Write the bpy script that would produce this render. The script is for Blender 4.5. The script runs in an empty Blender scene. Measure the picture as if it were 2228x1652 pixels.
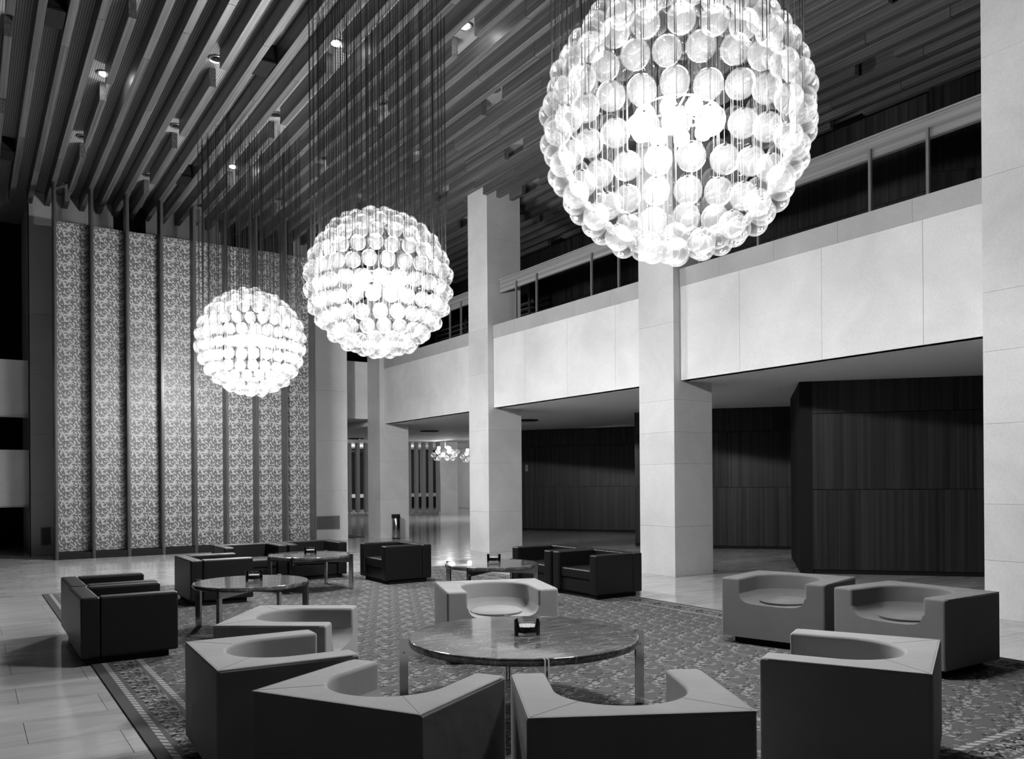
import bpy, bmesh, math, random
from mathutils import Vector, Matrix

random.seed(7)
PI = math.pi
scene = bpy.context.scene
COL = scene.collection

# ------------------------------------------------------------------ camera
F_PX, CX, CY, YAW, ROLL, CAM_H = 1805.0, 1114.0, 1047.0, 0.5821, -0.0073, 1.75
cam_data = bpy.data.cameras.new('camera')
cam_data.sensor_fit = 'HORIZONTAL'
cam_data.sensor_width = 36.0
cam_data.lens = 36.0 * F_PX / 2228.0
cam_data.shift_x = (2228 / 2 - CX) / 2228.0
cam_data.shift_y = (CY - 1652 / 2) / 2228.0
cam_data.clip_start, cam_data.clip_end = 0.05, 200
cam = bpy.data.objects.new('camera', cam_data)
COL.objects.link(cam)
_c, _s = math.cos(YAW), math.sin(YAW)
_r0, _f, _u0 = Vector((_c, -_s, 0)), Vector((_s, _c, 0)), Vector((0, 0, 1))
_r = _r0 * math.cos(ROLL) + _u0 * math.sin(ROLL)
_u = _u0 * math.cos(ROLL) - _r0 * math.sin(ROLL)
_m = Matrix((( _r.x, _u.x, -_f.x), (_r.y, _u.y, -_f.y), (_r.z, _u.z, -_f.z)))
cam.matrix_world = Matrix.Translation((0, 0, CAM_H)) @ _m.to_4x4()
scene.camera = cam

# ------------------------------------------------------------------ world, colour management
world = bpy.data.worlds.new('night')
scene.world = world
world.use_nodes = True
world.node_tree.nodes['Background'].inputs[0].default_value = (1, 1, 1, 1)
world.node_tree.nodes['Background'].inputs[1].default_value = 0.001
vs = scene.view_settings
vs.view_transform = 'Standard'
vs.look = 'None'
vs.exposure = 0.6
vs.gamma = 1.0
vs.use_curve_mapping = False
cy = scene.cycles
cy.transparent_max_bounces = 28
cy.max_bounces = 5
cy.diffuse_bounces = 2
cy.glossy_bounces = 3
cy.use_adaptive_sampling = True
cy.adaptive_threshold = 0.045
cy.adaptive_min_samples = 16
cy.caustics_reflective = False
cy.caustics_refractive = False
cy.sample_clamp_indirect = 6.0
cy.use_denoising = True

BULB_STRENGTH = 430.0      # chandelier bulbs
SPOT_STRENGTH = 40.0       # lit ceiling downlights
LOBBY_STRENGTH = 240.0     # bulbs in the far lobby

# ------------------------------------------------------------------ materials
def new_mat(name):
    m = bpy.data.materials.new(name)
    m.use_nodes = True
    nt = m.node_tree
    nt.nodes.clear()
    out = nt.nodes.new('ShaderNodeOutputMaterial')
    b = nt.nodes.new('ShaderNodeBsdfPrincipled')
    nt.links.new(b.outputs[0], out.inputs[0])
    return m, nt, b, out

def N(nt, t, **kw):
    n = nt.nodes.new(t)
    for k, v in kw.items():
        if k.startswith('i_'):
            n.inputs[k[2:].replace('_', ' ')].default_value = v
        else:
            setattr(n, k, v)
    return n

def L(nt, a, b):
    nt.links.new(a, b)

def math_n(nt, op, a, b=None, clamp=False):
    n = nt.nodes.new('ShaderNodeMath'); n.operation = op; n.use_clamp = clamp
    for i, v in enumerate((a, b)):
        if v is None: continue
        if isinstance(v, (int, float)): n.inputs[i].default_value = v
        else: nt.links.new(v, n.inputs[i])
    return n.outputs[0]

def ramp(nt, src, stops, interp='LINEAR'):
    r = nt.nodes.new('ShaderNodeValToRGB')
    r.color_ramp.interpolation = interp
    e = r.color_ramp.elements
    while len(e) > 1: e.remove(e[-1])
    e[0].position = stops[0][0]; g = stops[0][1]; e[0].color = (g, g, g, 1)
    for p, g in stops[1:]:
        x = e.new(p); x.color = (g, g, g, 1)
    nt.links.new(src, r.inputs[0])
    return r.outputs[0]

def mix(nt, fac, a, b, mode='MIX'):
    n = nt.nodes.new('ShaderNodeMix'); n.data_type = 'RGBA'; n.blend_type = mode
    for i, v in ((0, fac), (6, a), (7, b)):
        if isinstance(v, (int, float)):
            n.inputs[i].default_value = v if i == 0 else (v, v, v, 1)
        else: nt.links.new(v, n.inputs[i])
    return n.outputs[2]

def coords(nt, kind='Object', scale=(1, 1, 1)):
    tc = nt.nodes.new('ShaderNodeTexCoord')
    mp = nt.nodes.new('ShaderNodeMapping')
    mp.inputs['Scale'].default_value = scale
    nt.links.new(tc.outputs[kind], mp.inputs[0])
    return mp.outputs[0]

def world_coords(nt, scale=(1, 1, 1)):
    g = nt.nodes.new('ShaderNodeNewGeometry')
    mp = nt.nodes.new('ShaderNodeMapping')
    mp.inputs['Scale'].default_value = scale
    nt.links.new(g.outputs['Position'], mp.inputs[0])
    return mp.outputs[0]

def noise(nt, vec, scale, detail=4, rough=0.55, distort=0.0):
    n = nt.nodes.new('ShaderNodeTexNoise')
    n.inputs['Scale'].default_value = scale
    n.inputs['Detail'].default_value = detail
    n.inputs['Roughness'].default_value = rough
    n.inputs['Distortion'].default_value = distort
    nt.links.new(vec, n.inputs['Vector'])
    return n.outputs[0]

def bump(nt, b, h, strength=0.2, dist=0.01):
    n = nt.nodes.new('ShaderNodeBump')
    n.inputs['Strength'].default_value = strength
    n.inputs['Distance'].default_value = dist
    nt.links.new(h, n.inputs['Height'])
    nt.links.new(n.outputs[0], b.inputs['Normal'])

def obj_random(nt, lo, hi):
    o = nt.nodes.new('ShaderNodeObjectInfo')
    mr = nt.nodes.new('ShaderNodeMapRange')
    mr.inputs[3].default_value = lo; mr.inputs[4].default_value = hi
    nt.links.new(o.outputs['Random'], mr.inputs[0])
    return mr.outputs[0]

def plain(name, g, rough=0.6, metal=0.0, spec=0.5):
    m, nt, b, _ = new_mat(name)
    b.inputs['Base Color'].default_value = (g, g, g, 1)
    b.inputs['Roughness'].default_value = rough
    b.inputs['Metallic'].default_value = metal
    b.inputs['Specular IOR Level'].default_value = spec
    return m

def stone(name, lo, hi, rough, sc=1.1, vary=0.06, streak=(1, 1, 1), spec=0.4):
    m, nt, b, _ = new_mat(name)
    v = world_coords(nt, streak)
    a = noise(nt, v, sc, 6, 0.6, 0.6)
    c = ramp(nt, a, [(0.3, lo), (0.7, hi)])
    f = noise(nt, v, 38, 3, 0.6)
    c = mix(nt, 0.12, c, ramp(nt, f, [(0.35, lo * 0.6), (0.6, hi)]), 'MIX')
    c = mix(nt, 1.0, c, obj_random(nt, 1 - vary, 1.0), 'MULTIPLY')
    L(nt, c, b.inputs['Base Color'])
    b.inputs['Roughness'].default_value = rough
    b.inputs['Specular IOR Level'].default_value = spec
    bump(nt, b, f, 0.06, 0.004)
    return m

def wood(name, lo, hi, axis, rough=0.4, freq=60.0, spec=0.4):
    """Straight grain running along one axis of world space."""
    m, nt, b, _ = new_mat(name)
    s = {'x': (0.35, freq, freq), 'y': (freq, 0.35, freq), 'z': (freq, freq, 0.22)}[axis]
    v = world_coords(nt, s)
    oi = nt.nodes.new('ShaderNodeObjectInfo')
    add = nt.nodes.new('ShaderNodeVectorMath'); add.operation = 'ADD'
    sc = math_n(nt, 'MULTIPLY', oi.outputs['Random'], 60.0)
    L(nt, v, add.inputs[0]); L(nt, sc, add.inputs[1])
    a = noise(nt, add.outputs[0], 0.55, 3, 0.6, 0.25)
    c = ramp(nt, a, [(0.32, lo), (0.5, (lo + hi) / 2), (0.62, hi)])
    c = mix(nt, 1.0, c, obj_random(nt, 0.8, 1.0), 'MULTIPLY')
    L(nt, c, b.inputs['Base Color'])
    b.inputs['Roughness'].default_value = rough
    b.inputs['Specular IOR Level'].default_value = spec
    bump(nt, b, a, 0.08, 0.003)
    return m

M = {}
M['stone'] = stone('pale_travertine', 0.52, 0.66, 0.5, 0.9)
M['fascia'] = stone('smooth_pale_stone', 0.62, 0.76, 0.5, 1.1, 0.03)
M['coping'] = stone('coping_stone', 0.37, 0.45, 0.55, 1.5, 0.05)
M['wall_stone'] = stone('wall_stone', 0.6, 0.72, 0.55, 0.8, 0.03)
M['plaster'] = plain('soffit_plaster', 0.72, 0.8, spec=0.2)
M['white_wall'] = plain('white_plaster', 0.6, 0.8, spec=0.2)
M['black'] = plain('matt_black', 0.006, 0.8, spec=0.2)
M['plinth'] = plain('black_plinth', 0.008, 0.7, spec=0.2)
M['joint'] = plain('dark_joint', 0.11, 0.9, spec=0.1)
M['wood_wall'] = wood('zebra_veneer', 0.008, 0.036, 'z', 0.38, 26)
M['wood_beam'] = wood('beam_veneer', 0.045, 0.125, 'y', 0.45, 55)
M['wood_rail'] = wood('rail_veneer', 0.16, 0.27, 'y', 0.45, 40)
M['wood_post'] = wood('post_veneer', 0.045, 0.09, 'z', 0.35, 50)
M['rail_metal'] = plain('rail_post_metal', 0.16, 0.5, 0.3)
M['chrome'] = plain('polished_steel', 0.55, 0.16, 1.0)
M['steel_dull'] = plain('dull_steel', 0.3, 0.35, 1.0)
M['wire'] = plain('dark_wire', 0.03, 0.5, 0.4)
M['dark_glass'] = plain('night_window', 0.01, 0.04, 0.0, 0.6)
M['fin'] = plain('satin_fin', 0.3, 0.45, 0.2)
M['switch'] = plain('switch_plate', 0.35, 0.4)

def floor_mat():
    m, nt, b, _ = new_mat('polished_limestone')
    v = world_coords(nt, (0.55, 2.2, 1))
    a = noise(nt, v, 1.5, 6, 0.62, 0.9)
    c = ramp(nt, a, [(0.28, 0.36), (0.5, 0.47), (0.72, 0.56)])
    c = mix(nt, 1.0, c, obj_random(nt, 0.86, 1.0), 'MULTIPLY')
    L(nt, c, b.inputs['Base Color'])
    r = ramp(nt, noise(nt, v, 3.0, 3), [(0.3, 0.07), (0.7, 0.16)])
    L(nt, r, b.inputs['Roughness'])
    b.inputs['Specular IOR Level'].default_value = 0.55
    w = noise(nt, world_coords(nt, (1.2, 1.2, 1)), 2.0, 2)
    bump(nt, b, w, 0.05, 0.02)
    return m
M['floor'] = floor_mat()

def ceiling_mesh_mat():
    m, nt, b, _ = new_mat('perforated_ceiling')
    v = world_coords(nt, (1, 1, 1))
    sx = nt.nodes.new('ShaderNodeSeparateXYZ'); L(nt, v, sx.inputs[0])
    def stripe(o, f):
        return math_n(nt, 'SINE', math_n(nt, 'MULTIPLY', o, 2 * PI * f))
    a = stripe(sx.outputs[0], 28.0); c_ = stripe(sx.outputs[1], 28.0)
    h = math_n(nt, 'MULTIPLY', math_n(nt, 'GREATER_THAN', a, -0.2), math_n(nt, 'GREATER_THAN', c_, -0.2))
    c = ramp(nt, h, [(0.0, 0.36), (1.0, 0.02)])
    L(nt, c, b.inputs['Base Color'])
    b.inputs['Roughness'].default_value = 0.7
    return m
M['ceiling_mesh'] = ceiling_mesh_mat()

def periodic_noise(nt, u, v, r, scale, detail=2.0, rough=0.5, w=None):
    """Noise that repeats with period 1 in u and v (torus in 4D)."""
    tu = math_n(nt, 'MULTIPLY', u, 2 * PI); tv = math_n(nt, 'MULTIPLY', v, 2 * PI)
    cx = nt.nodes.new('ShaderNodeCombineXYZ')
    for i, (op, t) in enumerate((('COSINE', tu), ('SINE', tu), ('COSINE', tv))):
        L(nt, math_n(nt, 'MULTIPLY', math_n(nt, op, t), r), cx.inputs[i])
    n = nt.nodes.new('ShaderNodeTexNoise'); n.noise_dimensions = '4D'
    n.inputs['Scale'].default_value = scale
    n.inputs['Detail'].default_value = detail
    n.inputs['Roughness'].default_value = rough
    L(nt, cx.outputs[0], n.inputs['Vector'])
    L(nt, math_n(nt, 'MULTIPLY', math_n(nt, 'SINE', tv), r), n.inputs['W'])
    return n.outputs[0]

def damask_mat():
    m, nt, b, _ = new_mat('floral_damask')
    sx = nt.nodes.new('ShaderNodeSeparateXYZ')
    L(nt, coords(nt, 'Object'), sx.inputs[0])
    u = math_n(nt, 'DIVIDE', sx.outputs[0], 0.385)
    w = math_n(nt, 'DIVIDE', sx.outputs[2], 0.40)
    a = periodic_noise(nt, u, w, 0.55, 1.5, 1.5, 0.6)
    e = periodic_noise(nt, u, w, 0.55, 3.6, 0.6, 0.5)
    h = math_n(nt, 'ADD', math_n(nt, 'MULTIPLY', a, 0.6), math_n(nt, 'MULTIPLY', e, 0.7))
    f = ramp(nt, h, [(0.662, 0.0), (0.68, 1.0)])
    c = mix(nt, f, 0.05, 0.31)
    L(nt, c, b.inputs['Base Color'])
    b.inputs['Roughness'].default_value = 0.52
    b.inputs['Specular IOR Level'].default_value = 0.8
    return m
M['damask'] = damask_mat()

def marble_mat():
    m, nt, b, _ = new_mat('dark_veined_marble')
    v = coords(nt, 'Object', (1.0, 3.0, 1.0))
    n1 = noise(nt, v, 2.2, 6, 0.6, 1.2)
    vein = ramp(nt, n1, [(0.485, 0.0), (0.5, 1.0), (0.515, 0.0)])
    n2 = noise(nt, coords(nt, 'Object'), 9, 5, 0.65, 2.0)
    vein2 = ramp(nt, n2, [(0.49, 0.0), (0.5, 0.8), (0.51, 0.0)])
    msk = ramp(nt, noise(nt, coords(nt, 'Object'), 3.0, 2), [(0.5, 0.0), (0.62, 1.0)])
    vv = math_n(nt, 'MAXIMUM', math_n(nt, 'MULTIPLY', vein, 0.5), math_n(nt, 'MULTIPLY', vein2, msk))
    base = ramp(nt, noise(nt, v, 4, 4), [(0.3, 0.05), (0.7, 0.11)])
    L(nt, mix(nt, vv, base, 0.45), b.inputs['Base Color'])
    b.inputs['Roughness'].default_value = 0.07
    b.inputs['Specular IOR Level'].default_value = 0.75
    return m
M['marble'] = marble_mat()

def fabric_mat(name, k):
    m, nt, b, _ = new_mat(name)
    v = coords(nt, 'Object')
    n1 = noise(nt, v, 3.0, 3)
    f = noise(nt, v, 420, 2)
    c = ramp(nt, n1, [(0.3, 0.27 * k), (0.7, 0.32 * k)])
    c = mix(nt, 0.25, c, ramp(nt, f, [(0.3, 0.2 * k), (0.7, 0.38 * k)]))
    L(nt, c, b.inputs['Base Color'])
    b.inputs['Roughness'].default_value = 0.9
    b.inputs['Specular IOR Level'].default_value = 0.15
    b.inputs['Sheen Weight'].default_value = 0.15
    bump(nt, b, noise(nt, v, 7, 3), 0.12, 0.02)
    return m
M['fabric'] = fabric_mat('grey_wool_fabric', 1.0)
M['fabric_dark'] = fabric_mat('darker_wool_fabric', 0.48)
M['piping'] = plain('fabric_piping', 0.33, 0.9, spec=0.1)
M['seam'] = plain('fabric_seam', 0.1, 0.9, spec=0.1)

def leather_mat():
    m, nt, b, _ = new_mat('black_leather')
    b.inputs['Base Color'].default_value = (0.005, 0.005, 0.005, 1)
    b.inputs['Roughness'].default_value = 0.4
    b.inputs['Specular IOR Level'].default_value = 0.38
    v = coords(nt, 'Object')
    n = noise(nt, v, 6, 4)
    bump(nt, b, n, 0.12, 0.02)
    return m
M['leather'] = leather_mat()

def rug_mats():
    # field: floral clusters repeated on a lattice
    m, nt, b, _ = new_mat('rug_field')
    sx = nt.nodes.new('ShaderNodeSeparateXYZ'); L(nt, world_coords(nt), sx.inputs[0])
    u = math_n(nt, 'DIVIDE', math_n(nt, 'ADD', sx.outputs[0], math_n(nt, 'MULTIPLY', sx.outputs[1], 0.5)), 0.46)
    w = math_n(nt, 'DIVIDE', math_n(nt, 'SUBTRACT', sx.outputs[1], math_n(nt, 'MULTIPLY', sx.outputs[0], 0.35)), 0.40)
    big = periodic_noise(nt, u, w, 0.3, 2.2, 1.0)
    fine = periodic_noise(nt, u, w, 0.5, 3.7, 1.5, 0.6)
    cl = ramp(nt, big, [(0.47, 0.0), (0.53, 1.0)])
    lt = math_n(nt, 'MULTIPLY', ramp(nt, fine, [(0.54, 0.0), (0.575, 1.0)]), cl)
    dk = math_n(nt, 'MULTIPLY', ramp(nt, fine, [(0.40, 1.0), (0.44, 0.0)]), cl)
    c = mix(nt, lt, 0.08, 0.27)
    c = mix(nt, dk, c, 0.012)
    pile = noise(nt, world_coords(nt), 220, 2)
    c = mix(nt, 0.2, c, ramp(nt, pile, [(0.3, 0.02), (0.7, 0.22)]))
    L(nt, c, b.inputs['Base Color'])
    b.inputs['Roughness'].default_value = 0.95
    b.inputs['Specular IOR Level'].default_value = 0.1
    bump(nt, b, pile, 0.5, 0.006)
    M['rug_field'] = m
    # main border
    m, nt, b, _ = new_mat('rug_border')
    sx = nt.nodes.new('ShaderNodeSeparateXYZ'); L(nt, world_coords(nt), sx.inputs[0])
    s_ = math_n(nt, 'ADD', sx.outputs[0], sx.outputs[1])
    d_ = math_n(nt, 'SUBTRACT', sx.outputs[0], sx.outputs[1])
    a = periodic_noise(nt, math_n(nt, 'DIVIDE', s_, 0.40), math_n(nt, 'DIVIDE', d_, 0.40), 0.5, 0.9, 1.5)
    e = periodic_noise(nt, math_n(nt, 'DIVIDE', s_, 0.40), math_n(nt, 'DIVIDE', d_, 0.40), 0.5, 2.6, 1.5)
    c = ramp(nt, e, [(0.4, 0.06), (0.5, 0.12), (0.58, 0.28)])
    line = ramp(nt, a, [(0.47, 0.0), (0.49, 1.0), (0.52, 1.0), (0.54, 0.0)])
    L(nt, mix(nt, line, c, 0.012), b.inputs['Base Color'])
    b.inputs['Roughness'].default_value = 0.95
    b.inputs['Specular IOR Level'].default_value = 0.1
    M['rug_border'] = m
    # beaded guard stripe
    m, nt, b, _ = new_mat('rug_guard')
    sx = nt.nodes.new('ShaderNodeSeparateXYZ'); L(nt, world_coords(nt), sx.inputs[0])
    s_ = math_n(nt, 'SINE', math_n(nt, 'MULTIPLY', math_n(nt, 'ADD', sx.outputs[0], sx.outputs[1]), 2 * PI / 0.09))
    L(nt, ramp(nt, s_, [(0.0, 0.3), (0.55, 0.3), (0.7, 0.03)]), b.inputs['Base Color'])
    b.inputs['Roughness'].default_value = 0.95
    M['rug_guard'] = m
    M['rug_band'] = plain('rug_plain_band', 0.075, 0.95, spec=0.1)
    M['rug_stripe'] = plain('rug_grey_stripe', 0.09, 0.95, spec=0.1)
rug_mats()

def glass_globe_mat():
    m = bpy.data.materials.new('blown_glass'); m.use_nodes = True
    nt = m.node_tree; nt.nodes.clear()
    out = nt.nodes.new('ShaderNodeOutputMaterial')
    tr = nt.nodes.new('ShaderNodeBsdfTransparent'); tr.inputs[0].default_value = (0.97, 0.97, 0.97, 1)
    gl = nt.nodes.new('ShaderNodeBsdfGlossy'); gl.inputs['Roughness'].default_value = 0.03
    tl = nt.nodes.new('ShaderNodeBsdfTranslucent'); tl.inputs[0].default_value = (0.9, 0.9, 0.9, 1)
    df = nt.nodes.new('ShaderNodeBsdfDiffuse'); df.inputs[0].default_value = (0.9, 0.9, 0.9, 1)
    hz = nt.nodes.new('ShaderNodeMixShader'); hz.inputs[0].default_value = 0.1
    L(nt, tl.outputs[0], hz.inputs[1]); L(nt, df.outputs[0], hz.inputs[2])
    lw = nt.nodes.new('ShaderNodeLayerWeight'); lw.inputs[0].default_value = 0.35
    edge = math_n(nt, 'POWER', lw.outputs['Facing'], 3.0)
    veil = math_n(nt, 'ADD', 0.029, math_n(nt, 'MULTIPLY', edge, 0.02))
    fr = nt.nodes.new('ShaderNodeFresnel'); fr.inputs[0].default_value = 1.25
    m1 = nt.nodes.new('ShaderNodeMixShader')
    L(nt, math_n(nt, 'MULTIPLY', fr.outputs[0], 0.4), m1.inputs[0]); L(nt, tr.outputs[0], m1.inputs[1]); L(nt, gl.outputs[0], m1.inputs[2])
    m2 = nt.nodes.new('ShaderNodeMixShader')
    L(nt, veil, m2.inputs[0]); L(nt, m1.outputs[0], m2.inputs[1]); L(nt, hz.outputs[0], m2.inputs[2])
    L(nt, m2.outputs[0], out.inputs[0])
    return m
M['globe'] = glass_globe_mat()

def glass_tray_mat():
    m = bpy.data.materials.new('thick_clear_glass'); m.use_nodes = True
    nt = m.node_tree; nt.nodes.clear()
    out = nt.nodes.new('ShaderNodeOutputMaterial')
    tr = nt.nodes.new('ShaderNodeBsdfTransparent'); tr.inputs[0].default_value = (0.96, 0.96, 0.96, 1)
    gl = nt.nodes.new('ShaderNodeBsdfGlossy'); gl.inputs['Roughness'].default_value = 0.03
    fr = nt.nodes.new('ShaderNodeFresnel'); fr.inputs[0].default_value = 1.4
    m2 = nt.nodes.new('ShaderNodeMixShader')
    L(nt, fr.outputs[0], m2.inputs[0]); L(nt, tr.outputs[0], m2.inputs[1]); L(nt, gl.outputs[0], m2.inputs[2])
    L(nt, m2.outputs[0], out.inputs[0])
    return m
M['tray_glass'] = glass_tray_mat()

def emit(name, s):
    m = bpy.data.materials.new(name); m.use_nodes = True
    nt = m.node_tree; nt.nodes.clear()
    out = nt.nodes.new('ShaderNodeOutputMaterial')
    e = nt.nodes.new('ShaderNodeEmission'); e.inputs[1].default_value = s
    L(nt, e.outputs[0], out.inputs[0])
    return m
M['bulb'] = emit('chandelier_bulb', BULB_STRENGTH)
M['bulb_far'] = emit('chandelier_bulb_bright', BULB_STRENGTH * 1.3)
M['spot'] = emit('downlight_lamp', SPOT_STRENGTH)
M['lobby_bulb'] = emit('lobby_bulb', LOBBY_STRENGTH)

def ash_mat():
    m, nt, b, _ = new_mat('tray_sand')
    n = noise(nt, coords(nt, 'Object'), 90, 3)
    L(nt, ramp(nt, n, [(0.35, 0.1), (0.55, 0.5)]), b.inputs['Base Color'])
    b.inputs['Roughness'].default_value = 0.9
    return m
M['sand'] = ash_mat()

# ------------------------------------------------------------------ object helpers
def link(o, parent=None):
    COL.objects.link(o)
    if parent is not None: o.parent = parent
    return o

def tag(o, label=None, cat=None, group=None, kind=None):
    if label: o['label'] = label
    if cat: o['category'] = cat
    if group: o['group'] = group
    if kind: o['kind'] = kind
    return o

def empty(name, loc=(0, 0, 0), rz=0.0):
    o = bpy.data.objects.new(name, None)
    o.empty_display_size = 0.1
    o.location = loc; o.rotation_euler = (0, 0, rz)
    return link(o)

def to_mesh(bm, name, smooth=False):
    me = bpy.data.meshes.new(name)
    bmesh.ops.recalc_face_normals(bm, faces=bm.faces[:])
    bm.to_mesh(me); bm.free()
    if smooth:
        for p in me.polygons: p.use_smooth = True
        me.set_sharp_from_angle(angle=math.radians(48))
    return me

def obj(name, bm, m, parent=None, smooth=False, loc=None, rz=None):
    me = bm if isinstance(bm, bpy.types.Mesh) else to_mesh(bm, name, smooth)
    if not me.materials:
        me.materials.append(M[m] if isinstance(m, str) else m)
    o = bpy.data.objects.new(name, me)
    if loc is not None: o.location = loc
    if rz is not None: o.rotation_euler = (0, 0, rz)
    return link(o, parent)

def box(bm, x0, x1, y0, y1, z0, z1, bevel=0.0, seg=2):
    t = bm if bevel == 0 else bmesh.new()
    v = [t.verts.new(p) for p in ((x0, y0, z0), (x1, y0, z0), (x1, y1, z0), (x0, y1, z0), (x0, y0, z1), (x1, y0, z1), (x1, y1, z1), (x0, y1, z1))]
    for f in ((0, 3, 2, 1), (4, 5, 6, 7), (0, 1, 5, 4), (1, 2, 6, 5), (2, 3, 7, 6), (3, 0, 4, 7)):
        t.faces.new([v[i] for i in f])
    if bevel:
        bmesh.ops.bevel(t, geom=t.edges[:], offset=bevel, segments=seg, profile=0.5, affect='EDGES', clamp_overlap=True)
        me = bpy.data.meshes.new('tmp'); t.to_mesh(me); t.free()
        bm.from_mesh(me); bpy.data.meshes.remove(me)
    return bm

def boxm(*a, **k):
    return box(bmesh.new(), *a, **k)

def cyl(bm, p0, p1, r0, r1=None, n=16, caps=True):
    r1 = r0 if r1 is None else r1
    p0, p1 = Vector(p0), Vector(p1)
    d = (p1 - p0).normalized()
    a = d.orthogonal().normalized(); b = d.cross(a)
    R0, R1 = [], []
    for i in range(n):
        t = 2 * PI * i / n
        q = a * math.cos(t) + b * math.sin(t)
        R0.append(bm.verts.new(p0 + q * r0)); R1.append(bm.verts.new(p1 + q * r1))
    for i in range(n):
        j = (i + 1) % n
        bm.faces.new((R0[i], R0[j], R1[j], R1[i]))
    if caps:
        bm.faces.new(R0[::-1]); bm.faces.new(R1)
    return bm

def lathe(bm, prof, n=32, close=True):
    """prof: list of (r, z); revolve about z."""
    rings = []
    for r, z in prof:
        if r < 1e-6: rings.append([bm.verts.new((0, 0, z))])
        else: rings.append([bm.verts.new((r * math.cos(2 * PI * i / n), r * math.sin(2 * PI * i / n), z)) for i in range(n)])
    for A, B in zip(rings, rings[1:]):
        for i in range(n):
            j = (i + 1) % n
            if len(A) == 1 and len(B) == 1: continue
            if len(A) == 1: bm.faces.new((A[0], B[i], B[j]))
            elif len(B) == 1: bm.faces.new((A[i], A[j], B[0]))
            else: bm.faces.new((A[i], A[j], B[j], B[i]))
    return bm

def tube(bm, pts, r, n=6, closed=False):
    """Round cord along a polyline."""
    pts = [Vector(p) for p in pts]
    rings = []
    m = len(pts)
    for i, p in enumerate(pts):
        if closed: d = pts[(i + 1) % m] - pts[i - 1]
        else: d = pts[min(i + 1, m - 1)] - pts[max(i - 1, 0)]
        d.normalize()
        up = Vector((0, 0, 1)) if abs(d.z) < 0.9 else Vector((1, 0, 0))
        a = d.cross(up).normalized(); b = a.cross(d)
        rings.append([bm.verts.new(p + (a * math.cos(2 * PI * k / n) + b * math.sin(2 * PI * k / n)) * r) for k in range(n)])
    rng = range(m if closed else m - 1)
    for i in rng:
        A, B = rings[i], rings[(i + 1) % m]
        for k in range(n):
            q = (k + 1) % n
            bm.faces.new((A[k], A[q], B[q], B[k]))
    if not closed:
        bm.faces.new(rings[0][::-1]); bm.faces.new(rings[-1])
    return bm

def copy_tree(o, parent=None):
    c = o.copy(); COL.objects.link(c)
    if parent is not None:
        c.parent = parent; c.matrix_parent_inverse = o.matrix_parent_inverse.copy()
    for ch in list(o.children): copy_tree(ch, c)
    return c

# ------------------------------------------------------------------ dimensions of the hall
XC, COLW, COLD, BAY, YB = 10.65, 0.92, 0.97, 6.35, 10.86   # column hall face, size, spacing, column B near face
Z_SOF, Z_FT, Z_COP = 3.55, 5.24, 5.56                       # gallery soffit, fascia top, coping top
Z_BEAM, BEAM_H, BEAM_W, PITCH, X_B0 = 8.72, 0.335, 0.115, 0.385, 1.74
Z_CEIL = Z_BEAM + BEAM_H
Y_WALL, Y_POST = 23.75, 21.70
COLS_Y = [YB + k * BAY for k in (-1, 0, 1, 2)]

# ------------------------------------------------------------------ floor
floor_o = obj('floor', boxm(-7, 30, -3, 62, -0.3, -0.004), 'joint')
tag(floor_o, kind='structure')
SLX, SLY, GAP = 1.13, 0.605, 0.002
slab_me = to_mesh(box(bmesh.new(), GAP, SLX - GAP, GAP, SLY - GAP, -0.06, 0.0), 'floor_slab')
slab_me.materials.append(M['floor'])
RUG = (1.0, 8.36, 2.45, 15.1)
spots = []
for j in range(-8, 96):
    y = 6.47 + j * SLY
    x_off = 0.34 - (0.565 if j % 2 else 0.0)
    for i in range(-5, 24):
        x = x_off + i * SLX
        if y < 0 or y > 58: continue
        if x * _s + y * _c < 4.3: continue  # near slabs left out: unseen floor stays dark to cut bounce on the chairs
        if x > RUG[0] + 0.1 and x + SLX < RUG[1] - 0.1 and y > RUG[2] + 0.1 and y + SLY < RUG[3] - 0.1: continue
        d = Vector((x + SLX / 2, y + SLY / 2, -CAM_H))
        fw = d.dot(_f)
        px = CX + F_PX * d.dot(_r0) / fw if fw > 0.5 else -1e9
        vis = fw > 0.5 and -60 < px < 2290 and fw < 60
        spots.append((not vis, fw if vis else 1e3 + abs(fw), x, y))
spots.sort()
for v, d, x, y in spots[:300]:
    s = bpy.data.objects.new('floor_slab', slab_me)
    s.location = (x, y, 0); link(s, floor_o)
bm = bmesh.new()
for v, d, x, y in spots[300:]:
    box(bm, x + GAP, x + SLX - GAP, y + GAP, y + SLY - GAP, -0.06, 0.0)
tag(obj('floor_slab_field', bm, 'floor', floor_o), kind='stuff')

# ------------------------------------------------------------------ walls of the hall
# back wall, clad in large stone slabs
wall_back = tag(obj('wall_back', boxm(1.34, 9.67, Y_WALL + 0.02, Y_WALL + 0.5, 0, Z_CEIL + 0.3), 'joint'), kind='structure')
xs = [1.34, 2.6, 4.0, 5.4, 6.8, 8.2, 9.67]
zs = [0, 1.5, 3.0, 4.5, 6.0, 7.5, 9.05]
for i in range(len(xs) - 1):
    for j in range(len(zs) - 1):
        obj('stone_slab', boxm(xs[i] + .002, xs[i + 1] - .002, Y_WALL, Y_WALL + 0.03, zs[j] + .002, zs[j + 1] - .002), 'wall_stone', wall_back)
for x0, x1 in ((3.25, 4.03), (6.14, 8.02)):
    tag(obj('dark_opening', boxm(x0, x1, Y_WALL - 0.012, Y_WALL + 0.03, 6.6, 9.04), 'black', wall_back), 'matt black opening high in the wall')
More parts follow.
